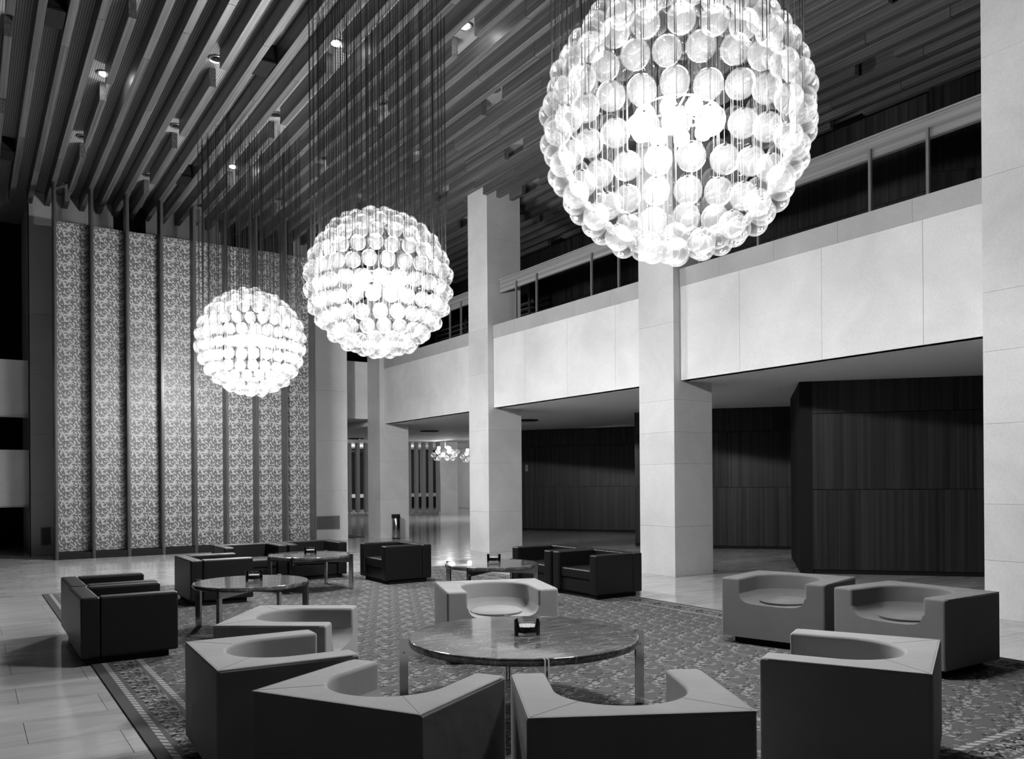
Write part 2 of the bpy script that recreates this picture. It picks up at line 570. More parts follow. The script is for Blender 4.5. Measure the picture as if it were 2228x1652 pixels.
# side and rear enclosure, outside the picture
tag(obj('wall_left', boxm(-6.3, -6.0, -3, 40, 0, 9.4), 'wood_wall'), kind='structure')
tag(obj('wall_front', boxm(-6.3, 20, -3.3, -3.0, 0, 9.4), 'wood_wall'), kind='structure')
# left opening beyond the back wall with two pale gallery bands
tag(obj('wall_recess', boxm(-6, 1.6, 27.0, 27.3, 0, 9.4), 'black'), kind='structure')
tag(obj('wall_return', boxm(1.34, 1.6, Y_WALL + 0.5, 27.0, 0, 9.05), 'wall_stone'), kind='structure')
for z0, z1, lab in ((3.47, 4.87, 'upper pale plaster band across the dark recess'), (1.22, 2.62, 'lower pale plaster band across the dark recess')):
    o = empty('gallery_band', (0, 24.1, z0)); tag(o, lab, 'parapet')
    obj('band_panel', boxm(-6, 0.62, 0, 0.2, 0, z1 - z0), 'white_wall', o)
    obj('band_panel', boxm(0.63, 1.33, 0.03, 0.2, 0, z1 - z0), 'wall_stone', o)
    obj('band_edge', boxm(-6, 1.33, -0.02, 0.2, -0.035, -0.002), 'coping', o)

# ------------------------------------------------------------------ ceiling: perforated sheet and hanging beams
ceiling = tag(obj('ceiling', boxm(-6, 15.0, -3, 27, Z_CEIL, Z_CEIL + 0.1), 'ceiling_mesh'), kind='structure')
def gap_centres(k):
    if k % 8 == 1: base = 13.1
    elif k % 8 == 5: base = 11.5
    else: return []
    return [base + 3.19 * n for n in range(-4, 5)]
seg_cache = {}
def beam_piece(x, y0, y1, parent):
    ln = round(y1 - y0, 3)
    if ln < 0.05: return
    if ln not in seg_cache:
        me = to_mesh(box(bmesh.new(), -BEAM_W / 2, BEAM_W / 2, 0, ln, 0, BEAM_H, 0.004, 1), 'beam')
        me.materials.append(M['wood_beam']); seg_cache[ln] = me
    o = bpy.data.objects.new('beam', seg_cache[ln])
    o.location = (x, y0, Z_BEAM); link(o, parent)
for k in range(-4, 34):
    x = X_B0 + k * PITCH
    yend = Y_WALL - 0.03 if x < 9.75 else 26.5
    cuts = []
    for c in gap_centres(k): cuts.append((c - 0.36, c + 0.36))
    if XC - 0.06 < x < XC + COLD + 0.06:
        for yc in COLS_Y: cuts.append((yc - 0.004, yc + COLW + 0.004))
    if not gap_centres(k):
        ph = (k * 2.03) % 3.19
        for n in range(0, 10):
            c = 1.0 + ph + 3.19 * n; cuts.append((c - 0.004, c + 0.004))
    cuts.sort()
    y = 2.4
    for a, b in cuts:
        if b <= y: continue
        if a > yend: break
        if a > y: beam_piece(x, y, min(a, yend), ceiling)
        y = max(y, b)
    if y < yend: beam_piece(x, y, yend, ceiling)

# downlights in the beam gaps
def downlight_mesh():
    b1 = lathe(bmesh.new(), [(0.085, 0.0), (0.13, 0.0), (0.135, -0.02), (0.125, -0.03), (0.09, -0.02), (0.085, 0.0)], 24)
    ring = to_mesh(b1, 'trim_ring', True); ring.materials.append(M['steel_dull'])
    b2 = lathe(bmesh.new(), [(0.105, -0.002), (0.08, -0.008), (0.06, -0.004), (0.0, -0.003)], 24)
    cup = to_mesh(b2, 'reflector', True); cup.materials.append(M['black'])
    b3 = lathe(bmesh.new(), [(0.0, -0.055), (0.04, -0.05), (0.07, -0.03), (0.075, -0.012), (0.0, -0.011)], 20)
    lit = to_mesh(b3, 'lamp', True); lit.materials.append(M['spot'])
    b4 = lathe(bmesh.new(), [(0.0, -0.03), (0.035, -0.028), (0.05, -0.018), (0.05, -0.011), (0.0, -0.011)], 20)
    dark = to_mesh(b4, 'lamp', True); dark.materials.append(M['plinth'])
    return ring, cup, lit, dark
ring_me, cup_me, lit_me, dark_me = downlight_mesh()
LIT = {(1, 16.29): 'lit round ceiling downlight above the bare floor beside the rug edge',
       (9, 13.1): 'lit round ceiling downlight among the wires over the black armchairs',
       (13, 11.5): 'lit round ceiling downlight between the huge globe sphere and the black armchairs',
       (9, 19.48): 'lit round ceiling downlight above the globe sphere by the patterned screen'}
for k in (1, 5, 9, 13, 17, 21):
    for c in gap_centres(k):
        x = X_B0 + k * PITCH
        if c > Y_WALL - 0.4 or c < 9.5 - 0.0: continue
        lit = next((v for (kk, yy), v in LIT.items() if kk == k and abs(yy - c) < 0.3), None)
        d = empty('downlight', (x - 0.03, c - 0.02, Z_CEIL - 0.002))
        if lit: tag(d, lit, 'downlight', 'lit ceiling downlights')
        else: tag(d, 'unlit round recessed downlight in a gap between ceiling beams', 'downlight', 'unlit ceiling downlights')
        obj('trim_ring', ring_me, None, d); obj('reflector', cup_me, None, d)
        obj('lamp', lit_me if lit else dark_me, None, d)
# flat black panels between beams
for x, y, lab in ((4.24, 13.98, 'over the middle glass globe chandelier'), (4.24, 20.15, 'near the patterned screen above the farthest chandelier'), (1.165, 14.15, 'over the armchairs on the bare floor side'), (0.78, 20.6, 'beside the dark recess')):
    o = empty('ceiling_panel', (x, y, Z_BEAM + 0.02)); tag(o, 'flat black square panel between the ceiling beams ' + lab, 'ceiling panel')
    obj('panel', boxm(-0.13, 0.13, -0.28, 0.28, 0.0, 0.03), 'black', o)
    obj('housing', boxm(-0.12, 0.12, -0.26, 0.26, 0.03, Z_CEIL - Z_BEAM - 0.02), 'plinth', o)

# ------------------------------------------------------------------ columns
def column(y, lab, joints):
    o = empty('stone_column', (XC, y, 0)); tag(o, lab, 'column')
    zz = [0.0] + joints + [Z_CEIL]
    obj('core', boxm(0.03, COLD - 0.03, 0.03, COLW - 0.03, 0, Z_CEIL), 'joint', o)
    for z0, z1 in zip(zz, zz[1:]):
        obj('stone_block', boxm(0, COLD, 0, COLW, z0 + 0.0015, z1 - 0.0015), 'stone', o)
column(COLS_Y[0], 'thick pale stone column beside the pair of grey tub chairs', [0.72, 1.42, 2.42, 3.32, 4.06, 5.5, 7.0, 8.2])
column(COLS_Y[1], 'pale stone column behind the pair of black armchairs', [0.9, 2.04, 2.62, 3.2, 4.6, 5.9, 7.2, 8.3])
column(COLS_Y[2], 'pale stone column reaching the beams between two gallery bays', [1.0, 2.2, 3.0, 4.4, 5.5, 6.6, 7.7])
column(COLS_Y[3], 'pale stone column with a steel bin at its foot', [1.2, 2.4, 3.3, 4.6, 6.0, 7.4])

# ------------------------------------------------------------------ gallery
tag(obj('floor_gallery', boxm(XC + 0.2, 17.6, -3, 33, Z_SOF, Z_SOF + 0.9), 'plaster'), kind='structure')
XF = 10.81
bay_names = ['beside the tub chairs', 'between the two middle columns', 'beyond the farther middle column']
for b_, (ya, yb) in enumerate(((COLS_Y[0] + COLW, COLS_Y[1]), (COLS_Y[1] + COLW, COLS_Y[2]), (COLS_Y[2] + COLW, COLS_Y[3]))):
    o = empty('gallery_parapet', (XF, ya, Z_SOF)); tag(o, 'pale stone gallery parapet ' + bay_names[b_], 'parapet')
    ys = [0.006] + [y - ya for y in [yb - 1.385 - 1.59 * q for q in (2, 1, 0)]] + [yb - ya - 0.006]
    for a, c in zip(ys, ys[1:]):
        obj('fascia_panel', boxm(0, 0.18, a + 0.0025, c - 0.0025, 0, Z_FT - Z_SOF), 'fascia', o)
    cs = [0.006] + [y - ya for y in [yb - 0.95 - 1.16 * q for q in (3, 2, 1, 0)]] + [yb - ya - 0.006]
    for a, c in zip(cs, cs[1:]):
        obj('coping_slab', boxm(-0.015, 0.3, a + 0.002, c - 0.002, Z_FT - Z_SOF, Z_COP - Z_SOF), 'coping', o)
    obj('core', boxm(0.03, 0.15, 0.006, yb - ya - 0.006, 0.01, Z_FT - Z_SOF - 0.01), 'joint', o)
    # handrail of the bay
    r = empty('gallery_handrail', (10.9, ya, Z_COP)); tag(r, 'broad wooden gallery handrail on thin posts ' + bay_names[b_], 'handrail')
    y1 = yb - 0.12 - ya if b_ != 0 else yb - 0.05 - ya
    bm = boxm(0.03, 0.10, 0.02, y1, 0.80, 1.09)
    obj('rail_board', bm, 'wood_rail', r)
    obj('rail_cap', boxm(0.0, 0.20, 0.02, y1, 1.092, 1.118), 'wood_rail', r)
    pys = {0: (6.27, 7.13, 9.15, 10.45), 1: (12.64, 13.5, 15.49, 16.33), 2: (18.95, 19.55, 21.4, 22.7)}[b_]
    for py in pys:
        obj('post', boxm(-0.012, 0.028, py - ya - 0.02, py - ya + 0.02, 0, 0.93), 'rail_metal', r)

# end of the hall beyond the last column
e = empty('end_parapet', (9.68, 24.49, 3.75)); tag(e, 'short pale parapet bridging the end of the hall', 'parapet')
obj('fascia_panel', boxm(0, 0.55, 0, 0.2, 0, 1.8), 'coping', e)
obj('fascia_panel', boxm(0.555, 1.15, 0, 0.2, 0, 1.8), 'fascia', e)
obj('soffit', boxm(0, 1.15, 0.2, 3.0, 0.0, 0.1), 'plaster', e)
tag(obj('wall_end', boxm(9.67, 15.0, 26.6, 26.9, Z_SOF + 0.9, 9.05), 'black'), kind='structure')

# ------------------------------------------------------------------ dark veneered walls (panel by panel)
def veneer_wall(name, p0, p1, z0, rows, nx, thick=0.25, plinth=True, x_joints=None):
    """Wall whose visible face runs from p0 to p1; panels are its children."""
    p0, p1 = Vector(p0), Vector(p1)
    ln = (p1 - p0).length
    ang = math.atan2(p1.y - p0.y, p1.x - p0.x)
    w = bpy.data.objects.new(name, to_mesh(boxm(0.0, ln, 0.025, thick, rows[0], rows[-1]), name))
    w.data.materials.append(M['plinth'])
    w.location = (p0.x, p0.y, z0); w.rotation_euler = (0, 0, ang); link(w)
    tag(w, kind='structure')
    xs_ = x_joints or [ln * i / nx for i in range(nx + 1)]
    for i in range(len(xs_) - 1):
        for j in range(len(rows) - 1):
            obj('veneer_panel', boxm(xs_[i] + .002, xs_[i + 1] - .002, 0.0, 0.03, rows[j] + .006, rows[j + 1] - .006), 'wood_wall', w)
    if plinth:
        obj('plinth_strip', boxm(0, ln, 0.02, thick, 0.0, rows[0] + 0.004), 'plinth', w)
    return w
DIR = Vector((0.668, -0.744))
def along(p, t): return (p[0] + DIR.x * t, p[1] + DIR.y * t)
ROWS = [0.075, 1.55, 2.95, Z_SOF + 0.0]
W1 = (13.07, 9.72)
veneer_wall('wall_veneer_1', W1, along(W1, 4.6), 0, ROWS, 4, x_joints=[0, 1.35, 2.35, 3.3, 4.6])
W1b = (15.66, 12.02)
veneer_wall('wall_veneer_2', W1b, along(W1b, 3.0), 0, ROWS, 3)
W2 = (15.2, 15.45)
veneer_wall('wall_veneer_3', W2, along(W2, 3.6), 0, ROWS, 3)
W2b = (14.88, 16.66)
veneer_wall('wall_veneer_4', W2b, along(W2b, 1.2), 0, ROWS, 1)
W3 = (15.4, 26.2)
veneer_wall('wall_veneer_5', W3, (19.3, 19.85), 0, ROWS, 7)
# returns of the sawtooth
veneer_wall('wall_veneer_6', (13.07, 9.72), (15.6, 11.9), 0, ROWS, 2, plinth=True)
# upstairs
UZ = Z_SOF + 0.9
UR = [0.05, 1.45, 2.75, 4.6]
U1 = (14.41, 8.23)
veneer_wall('wall_veneer_7', U1, along(U1, 4.0), UZ, UR, 4)
veneer_wall('wall_veneer_8', (15.25, 26.6), (15.25, 8.6), UZ, UR, 14)
# switch plates
def switch(loc, rz, lab):
    o = empty('switch_plate', loc, rz); tag(o, lab, 'switch')
    for z in (0, 0.12):
        p = obj('plate', boxm(-0.05, 0.05, -0.014, 0, z, z + 0.1, 0.003, 1), 'switch', o)
        obj('button', boxm(-0.015, 0.015, -0.024, -0.0141, z + 0.035, z + 0.065), 'plinth', p)
d3 = Vector((19.3 - 15.4, 19.85 - 26.2)).normalized()
a3 = math.atan2(d3.y, d3.x)
q3 = (15.4 + d3.x * 2.28, 26.2 + d3.y * 2.28)
switch((q3[0], q3[1], 2.1), a3, 'pair of small switch plates on the dark wall below the gallery')
switch((15.25, 21.9, 7.5), -PI / 2, 'pair of small switch plates on the upper gallery wall')

# louvred screen upstairs in the far bay
lv = empty('louvre_screen', (14.2, 20.5, UZ)); tag(lv, 'slatted louvre screen with upright posts on the far gallery', 'screen')
for i in range(14):
    obj('slat', boxm(0, 0.14, 0, 6.0, 0.6 + i * 0.16, 0.625 + i * 0.16), 'wood_rail', lv)
for y in (0.0, 1.9, 3.8, 5.9):
    obj('post', boxm(-0.03, 0.0, y, y + 0.1, 0, 2.95), 'wood_post', lv)
obj('header', boxm(-0.03, 0.15, 0, 6.0, 2.95, 3.4), 'wood_post', lv)

# ------------------------------------------------------------------ patterned screen in front of the back wall
scr = empty('patterned_screen', (1.74, Y_POST, 0)); tag(scr, 'tall screen of floral patterned panels between dark wooden posts', 'screen')
PP = 0.77
for i in range(9):
    x = i * PP
    p = obj('post', boxm(x - 0.012, x + 0.032, 0.0, 0.42, 0, Z_BEAM - 0.003), 'wood_post', scr)
    obj('front_strip', boxm(x - 0.03, x - 0.014, 0.02, 0.42, 0, Z_BEAM - 0.003), 'wood_post', p)
pan_me = None
for i in range(8):
    if pan_me is None:
        pan_me = to_mesh(boxm(0.034, PP - 0.032, 0, 0.03, 0, 7.75), 'patterned_panel')
        pan_me.materials.append(M['damask'])
    o = bpy.data.objects.new('patterned_panel', pan_me); o.location = (i * PP, 0.36, 0.17); link(o, scr)
obj('base_rail', boxm(0.04, 8 * PP - 0.035, 0.06, 0.35, 0.0, 0.155), 'plinth', scr)

# ------------------------------------------------------------------ vents
def vent(loc, w, h, lab, n):
    o = empty('wall_vent', loc); tag(o, lab, 'vent')
    obj('backing', boxm(0, w, -0.008, -0.001, 0, h), 'black', o)
    bm = bmesh.new()
    obj('frame', box(box(box(box(bm, -0.015, w + 0.015, -0.03, 0, h, h + 0.02), -0.015, w + 0.015, -0.03, 0, -0.02, 0), -0.015, 0, -0.03, 0, 0, h), w, w + 0.015, -0.03, 0, 0, h), 'fin', o)
    me = to_mesh(boxm(0, w / n * 0.5, -0.025, -0.008, 0, h), 'slat'); me.materials.append(M['fin'])
    for i in range(n):
        s = bpy.data.objects.new('slat', me); s.location = (i * w / n, 0, 0); link(s, o)
vent((8.56, Y_WALL, 0.36), 0.82, 0.37, 'long slatted air vent low on the pale wall right of the screen', 30)
vent((1.56, Y_WALL, 0.24), 0.19, 0.42, 'narrow slatted air vent low on the dim wall left of the screen', 6)
for x, y, lab in ((13.85, 20.2, 'round flush vent in the soffit above the dark veneered wall'), (13.75, 26.2, 'round flush vent in the soffit near the far fins'), (13.4, 32.0, 'round flush vent in the soffit over the far walkway')):
    o = empty('soffit_vent', (x, y, Z_SOF)); tag(o, lab, 'vent')
    obj('plate', lathe(bmesh.new(), [(0, -0.03), (0.3, -0.03), (0.33, -0.022), (0.33, -0.001), (0, -0.001)], 28), 'plinth', o)
    obj('centre_disc', lathe(bmesh.new(), [(0, -0.05), (0.17, -0.05), (0.17, -0.0305), (0, -0.0305)], 28), 'steel_dull', o)

# ------------------------------------------------------------------ far lobby
def fins(name_lab, base, step, n, h):
    o = empty('fin_screen', (base[0], base[1], 0)); tag(o, name_lab, 'screen')
    for i in range(n):
        f_ = obj('fin', boxm(-0.13, 0.13, -0.06, 0.06, 0.12, h), 'fin', o, loc=(step[0] * i, step[1] * i, 0), rz=0.5)
        obj('pin', cyl(bmesh.new(), (0, 0, 0), (0, 0, 0.12), 0.03, n=8), 'steel_dull', f_)
    o2 = obj('floor_rail', boxm(-0.3, step[0] * n, -0.06, 0.02, 0, 0.02), 'coping', o)
fins('row of tall upright metal fins beyond the column with the bin', (20.05, 40.6), (0.33, -0.21), 5, 3.88)
fins('row of tall upright metal fins beyond the pale end wall', (17.35, 42.4), (0.38, -0.24), 3, 3.88)
tag(obj('ceiling_walkway', boxm(9.7, 17.6, 33.01, 60, 3.9, 4.1), 'plaster'), kind='structure')
tag(obj('ceiling_lobby', boxm(17.61, 30, 18.0, 60, 3.9, 4.1), 'plaster'), kind='structure')
fc = empty('lobby_column', (21.55, 39.8, 0)); tag(fc, 'pale column standing in the far lobby under a crystal light', 'column')
fc.rotation_euler = (0, 0, -0.3)
for z0, z1 in ((0, 1.4), (1.4, 2.7), (2.7, 3.9)):
    obj('stone_block', boxm(0, 0.95, 0, 0.9, z0 + .002, z1 - .002), 'stone', fc)
# night windows at the end of the lobby
wl = tag(obj('window_1', boxm(12, 30, 50.0, 50.1, 0.0, 4.0), 'dark_glass'), kind='structure')
obj('window_sill', boxm(12, 30, 49.8, 50.0, 0.75, 0.98), 'white_wall', wl)
obj('window_base', boxm(12, 30, 49.9, 50.0, 0.0, 0.75), 'plinth', wl)
for i in range(12):
    obj('mullion', boxm(12 + i * 1.5, 12.08 + i * 1.5, 49.93, 50.0, 0.98, 4.0), 'fin', wl)
tag(obj('wall_lobby', boxm(27.5, 27.8, 20, 50, 0, 4.0), 'wall_stone'), kind='structure')
tag(obj('wall_lobby_side', boxm(9.4, 9.66, 24.3, 50, 0, 4.0), 'wall_stone'), kind='structure')
bulb_small = to_mesh(lathe(bmesh.new(), [(0, -0.07), (0.05, -0.05), (0.07, 0), (0.05, 0.05), (0, 0.07)], 12), 'bulb', True); bulb_small.materials.append(M['lobby_bulb'])
drop_me = to_mesh(lathe(bmesh.new(), [(0, -0.12), (0.08, -0.08), (0.12, 0), (0.08, 0.08), (0, 0.12)], 12), 'glass_drop', True); drop_me.materials.append(M['globe'])
def lobby_light(loc, lab, nb):
    o = empty('lobby_chandelier', loc); tag(o, lab, 'chandelier')
    obj('canopy', lathe(bmesh.new(), [(0, 3.899 - loc[2]), (0.25, 3.899 - loc[2]), (0.25, 3.85 - loc[2]), (0, 3.85 - loc[2])], 20), 'steel_dull', o)
    obj('rod', cyl(bmesh.new(), (0, 0, -0.05), (0, 0, 3.85 - loc[2]), 0.02, n=8), 'steel_dull', o)
    rr = random.Random(int(loc[0] * 10))
    for i in range(nb):
        t = 2 * PI * i / nb + 0.4
        x = bpy.data.objects.new('bulb', bulb_small); x.location = (0.3 * math.cos(t), 0.3 * math.sin(t), -0.05); link(x, o)
    for i in range(16):
        t = 2 * PI * i / 16
        x = bpy.data.objects.new('glass_drop', drop_me); x.location = ((0.35 + 0.2 * (i % 2)) * math.cos(t), (0.35 + 0.2 * (i % 2)) * math.sin(t), -0.22 - 0.15 * (i % 3)); link(x, o)
lobby_light((18.35, 33.42, 3.34), 'glittering crystal light hanging before the far lobby column', 3)
lobby_light((20.35, 34.25, 3.3), 'glittering crystal light hanging right of the far lobby column', 3)
lobby_light((21.2, 45.5, 3.3), 'added crystal light behind the longer row of fins, brightening the lobby', 4)  # hidden lamp added to brighten the lobby behind the fins
lobby_light((17.5, 46.0, 3.3), 'added crystal light behind the shorter row of fins, brightening the lobby', 4)  # second hidden lamp, added for more light at the far end

# dark mat and bin
mt = obj('floor_mat', boxm(9.75, 10.6, 24.6, 27.0, 0.001, 0.012), 'plinth'); tag(mt, 'thin black floor mat behind the end wall corner', 'mat')
bn = empty('waste_bin', (11.06, 23.33, 0)); tag(bn, 'cylindrical polished steel waste bin against the column foot', 'bin')
obj('body', lathe(bmesh.new(), [(0, 0.035), (0.125, 0.035), (0.13, 0.05), (0.13, 0.62), (0.125, 0.63), (0, 0.63)], 32), 'chrome', bn, True)
obj('base_ring', lathe(bmesh.new(), [(0, 0.0), (0.122, 0.0), (0.122, 0.034), (0, 0.034)], 32), 'plinth', bn)
obj('lid', lathe(bmesh.new(), [(0.0, 0.715), (0.09, 0.715), (0.1, 0.75), (0.132, 0.75), (0.132, 0.632), (0, 0.632)], 32), 'plinth', bn, True)

# ------------------------------------------------------------------ rug
rug = empty('rug', (0, 0, 0)); tag(rug, 'large patterned oriental rug with banded border under the seating', 'rug')
x0, x1, y0, y1 = RUG
def frame_strip(name, a, b, m, z):
    bm = bmesh.new()
    for (p, q, r, s) in ((x0 + a, x0 + b, y0 + a, y1 - a), (x1 - b, x1 - a, y0 + a, y1 - a), (x0 + b, x1 - b, y0 + a, y0 + b), (x0 + b, x1 - b, y1 - b, y1 - a)):
        box(bm, p, q, r, s, 0.0005, z)
    obj(name, bm, m, rug)
frame_strip('outer_band', 0.0, 0.085, 'rug_band', 0.011)
frame_strip('outer_guard', 0.085, 0.13, 'rug_guard', 0.012)
frame_strip('outer_stripe', 0.13, 0.165, 'rug_stripe', 0.012)
frame_strip('main_border', 0.165, 0.36, 'rug_border', 0.0125)
frame_strip('inner_stripe', 0.36, 0.395, 'rug_stripe', 0.012)
frame_strip('inner_guard', 0.395, 0.445, 'rug_guard', 0.012)
obj('field', boxm(x0 + 0.445, x1 - 0.445, y0 + 0.445, y1 - 0.445, 0.0005, 0.0125), 'rug_field', rug)
RZ = 0.0126

# ------------------------------------------------------------------ grey tub chairs
def tub_chair(fab='fabric'):
    W, D, H = 1.05, 0.87, 0.69
    root = empty('tub_chair')
    zb, zs = 0.075, 0.43
    R = 0.335                        # radius of the scoop
    yc = D / 2 - 0.17 - R            # centre of its round back (front is -y)
    yf = -D / 2
    def U(r, front):
        pts = [(r, front)]
        for i in range(4): pts.append((r, front + (yc - front) * (i + 1) / 5))
        for i in range(25):
            t = PI * i / 24
            pts.append((r * math.cos(t), yc + r * math.sin(t)))
        for i in range(4): pts.append((-r, yc + (front - yc) * (i + 1) / 5))
        pts.append((-r, front))
        return pts
    # shell: C-shaped block
    bm = bmesh.new()
    inner = U(R, yf)
    outer = [(-W / 2, yf), (-W / 2, D / 2), (W / 2, D / 2), (W / 2, yf)]
    poly = inner + outer
    lo = [bm.verts.new((x, y, zb)) for x, y in poly]; hi = [bm.verts.new((x, y, H)) for x, y in poly]
    n = len(poly)
    top = bm.faces.new(hi)
    for i in range(n):
        j = (i + 1) % n
        bm.faces.new((lo[i], lo[j], hi[j], hi[i]))
    bm.normal_update()
    ed = [e for e in bm.edges if (all(abs(v.co.z - H) < 1e-6 for v in e.verts)) or (abs(e.verts[0].co.z - e.verts[1].co.z) > 0.1 and len(e.link_faces) == 2 and e.calc_face_angle(0) > 0.7)]
    bmesh.ops.bevel(bm, geom=ed, offset=0.022, segments=3, profile=0.5, affect='EDGES', clamp_overlap=True)
    sh = obj('shell', bm, fab, root, True)
    mod = sh.modifiers.new('wn', 'WEIGHTED_NORMAL'); mod.keep_sharp = True
    # seat: dished surface and front face
    bm = bmesh.new()
    prof = [(0.0, zs + 0.10), (0.012, zs + 0.06), (0.035, zs + 0.03), (0.075, zs + 0.01), (0.14, zs), (0.26, zs - 0.005)]
    rings = []
    for ins, z in prof:
        rings.append([bm.verts.new((x, y, z)) for x, y in U(R - ins, yf)])
    for A, B in zip(rings, rings[1:]):
        for i in range(len(A) - 1):
            bm.faces.new((A[i], A[i + 1], B[i + 1], B[i]))
    last = rings[-1]
    h = len(last) // 2
    for i in range(h):
        a, b, c, d = last[i], last[i + 1], last[-2 - i], last[-1 - i]
        vs_ = []
        for v in (a, b, c, d):
            if v not in vs_: vs_.append(v)
        if len(vs_) >= 3: bm.faces.new(vs_)
    dy = Vector((0, -0.0008, 0)); e_ = R + 0.024
    fr = [bm.verts.new(r[0].co + dy) for r in rings] + [bm.verts.new(r[-1].co + dy) for r in rings[::-1]]
    ext = [bm.verts.new((x, yf - 0.0008, z)) for x, z in ((-e_, prof[0][1]), (-e_, zb), (e_, zb), (e_, prof[0][1]))]
    bm.faces.new(fr + ext)
    obj('seat', bm, fab, root, True).modifiers.new('wn', 'WEIGHTED_NORMAL')
    # cushion
    bm = lathe(bmesh.new(), [(0, 0.05), (0.17, 0.048), (0.225, 0.038), (0.25, 0.02), (0.245, 0.004), (0.2, 0.0), (0, 0.0)], 36)
    obj('seat_cushion', bm, fab, root, True, loc=(0, yc - 0.02, zs - 0.004))
    # piping and mitre seams on the top edge
    q = 0.008
    zt = H - 0.001
    obj('piping', tube(bmesh.new(), [(-W / 2 + q, yf + 0.05, zt - 0.006), (-W / 2 + q, D / 2 - q, zt - 0.006), (W / 2 - q, D / 2 - q, zt - 0.006), (W / 2 - q, yf + 0.05, zt - 0.006)], 0.006, 6), 'piping' if fab == 'fabric' else fab, root)
    bm = bmesh.new()
    for sx in (-1, 1):
        t = PI / 4
        bm = bmesh.new()
        tube(bm, [(sx * (W / 2 - 0.02), D / 2 - 0.02, H - 0.0004), (sx * (R + 0.02) * math.cos(t), yc + (R + 0.02) * math.sin(t), H - 0.0004)], 0.0016, 4)
        obj('seam', bm, 'seam', root)
    obj('plinth', boxm(-W / 2 + 0.1, W / 2 - 0.1, yf + 0.1, D / 2 - 0.1, 0.0, zb), 'plinth', root)
    return root
tub = tub_chair()
tub_dark = tub_chair('fabric_dark')
TUBS = [  # front corners, back corners, label
    ((3.75, 6.81), (4.845, 6.57), (4.05, 7.62), (5.17, 7.44), 'grey fabric tub chair alone between the largest table and the black armchairs'),
    ((2.764, 6.554), (2.214, 5.907), (2.14, 7.13), (1.47, 6.32), 'grey fabric tub chair ending the curved row, next to a small table'),
    ((2.1, 5.74), (1.96, 4.76), (1.23, 5.77), (1.13, 4.8), 'grey fabric tub chair beside the rug border, second in the curved row'),
    ((1.925, 4.66), (2.41, 3.735), (1.21, 4.25), (1.695, 3.325), 'grey fabric tub chair third in the curved row, touching corners with its neighbours'),
    ((2.44, 3.785), (3.43, 3.29), (2.05, 3.02), (3.0, 2.54), 'grey fabric tub chair fourth in the curved row, beside the lone tub chair'),
    ((3.87, 3.27), (4.88, 3.78), (4.27, 2.48), (5.31, 2.96), 'lone grey fabric tub chair between the curved row and the column pair'),
    ((6.64, 6.13), (7.05, 5.17), (7.67, 6.46), (8.02, 5.41), 'turned darker grey fabric tub chair of the column pair, nearer the black armchairs'),
    ((6.9, 3.88), (7.03, 5.03), (7.89, 3.87), (8.04, 5.03), 'darker grey fabric tub chair of the column pair, nearer the thick column'),
]
for i, (f0, f1, b0, b1, lab) in enumerate(TUBS):
    t = tub if i == 0 else tub_dark if i == 6 else copy_tree(tub_dark if i == 7 else tub)
    f0, f1, b0, b1 = map(Vector, (f0, f1, b0, b1))
    ctr = (f0 + f1 + b0 + b1) / 4
    fd = (f0 + f1 - b0 - b1)
    w = ((f0 - f1).length + (b0 - b1).length) / 2
    dp = fd.length / 2
    s = min(1.05, max(0.97, (w / 1.06 + dp / 0.88) / 2))
    t.location = (ctr.x, ctr.y, RZ)
    t.rotation_euler = (0, 0, math.atan2(fd.y, fd.x) + PI / 2)
    t.scale = (s, s, 1.0)
    tag(t, lab, 'chair', 'grey tub chairs')

# ------------------------------------------------------------------ black leather armchairs
def armchair():
    W, D, H, A = 1.08, 0.88, 0.65, 0.17
    root = empty('armchair')
    zb = 0.07
    yf = -D / 2
    for sx in (-1, 1):
        xa, xb = sorted((sx * W / 2, sx * (W / 2 - A)))
        obj('armrest', boxm(xa, xb, yf, D / 2 - A - 0.001, zb, H, bevel=0.022, seg=3), 'leather', root, True).modifiers.new('wn', 'WEIGHTED_NORMAL')
    obj('backrest', boxm(-W / 2, W / 2, D / 2 - A, D / 2, zb, H, bevel=0.022, seg=3), 'leather', root, True).modifiers.new('wn', 'WEIGHTED_NORMAL')
    w2 = W / 2 - A - 0.003
    obj('seat_base', boxm(-w2, w2, yf + 0.05, D / 2 - A - 0.003, zb, 0.265, bevel=0.012), 'leather', root, True).modifiers.new('wn', 'WEIGHTED_NORMAL')
    obj('seat_cushion', boxm(-w2, w2, yf + 0.03, D / 2 - A - 0.003, 0.268, 0.42, bevel=0.03, seg=3), 'leather', root, True).modifiers.new('wn', 'WEIGHTED_NORMAL')
    obj('plinth', boxm(-W / 2 + 0.07, W / 2 - 0.07, yf + 0.08, D / 2 - 0.07, 0, zb), 'plinth', root)
    return root
arm = armchair()
ARMS = [
    (1.34, 9.38, 90, 'black leather armchair of the rug edge pair, nearer the grey tub chairs'),
    (1.36, 10.5, 90, 'black leather armchair of the rug edge pair, nearer the patterned screen'),
    (3.06, 12.74, 90, 'single black leather armchair between two round tables, its back to the bare floor'),
    (4.15, 14.72, 0, 'black leather armchair directly in front of the patterned screen'),
    (5.26, 14.74, 0, 'black leather armchair in front of the wall vent beside the screen'),
    (6.32, 13.37, -90, 'single black leather armchair in front of the steel bin'),
    (8.03, 9.87, -90, 'black leather armchair in front of a pale column, its seat cushion in full view'),
    (8.01, 10.98, -90, 'black leather armchair half hidden behind its twin and the small round table'),
]
for i, (x, y, deg, lab) in enumerate(ARMS):
    t = arm if i == 0 else copy_tree(arm)
    t.location = (x, y, RZ); t.rotation_euler = (0, 0, math.radians(deg))
    tag(t, lab, 'armchair', 'black leather armchairs')

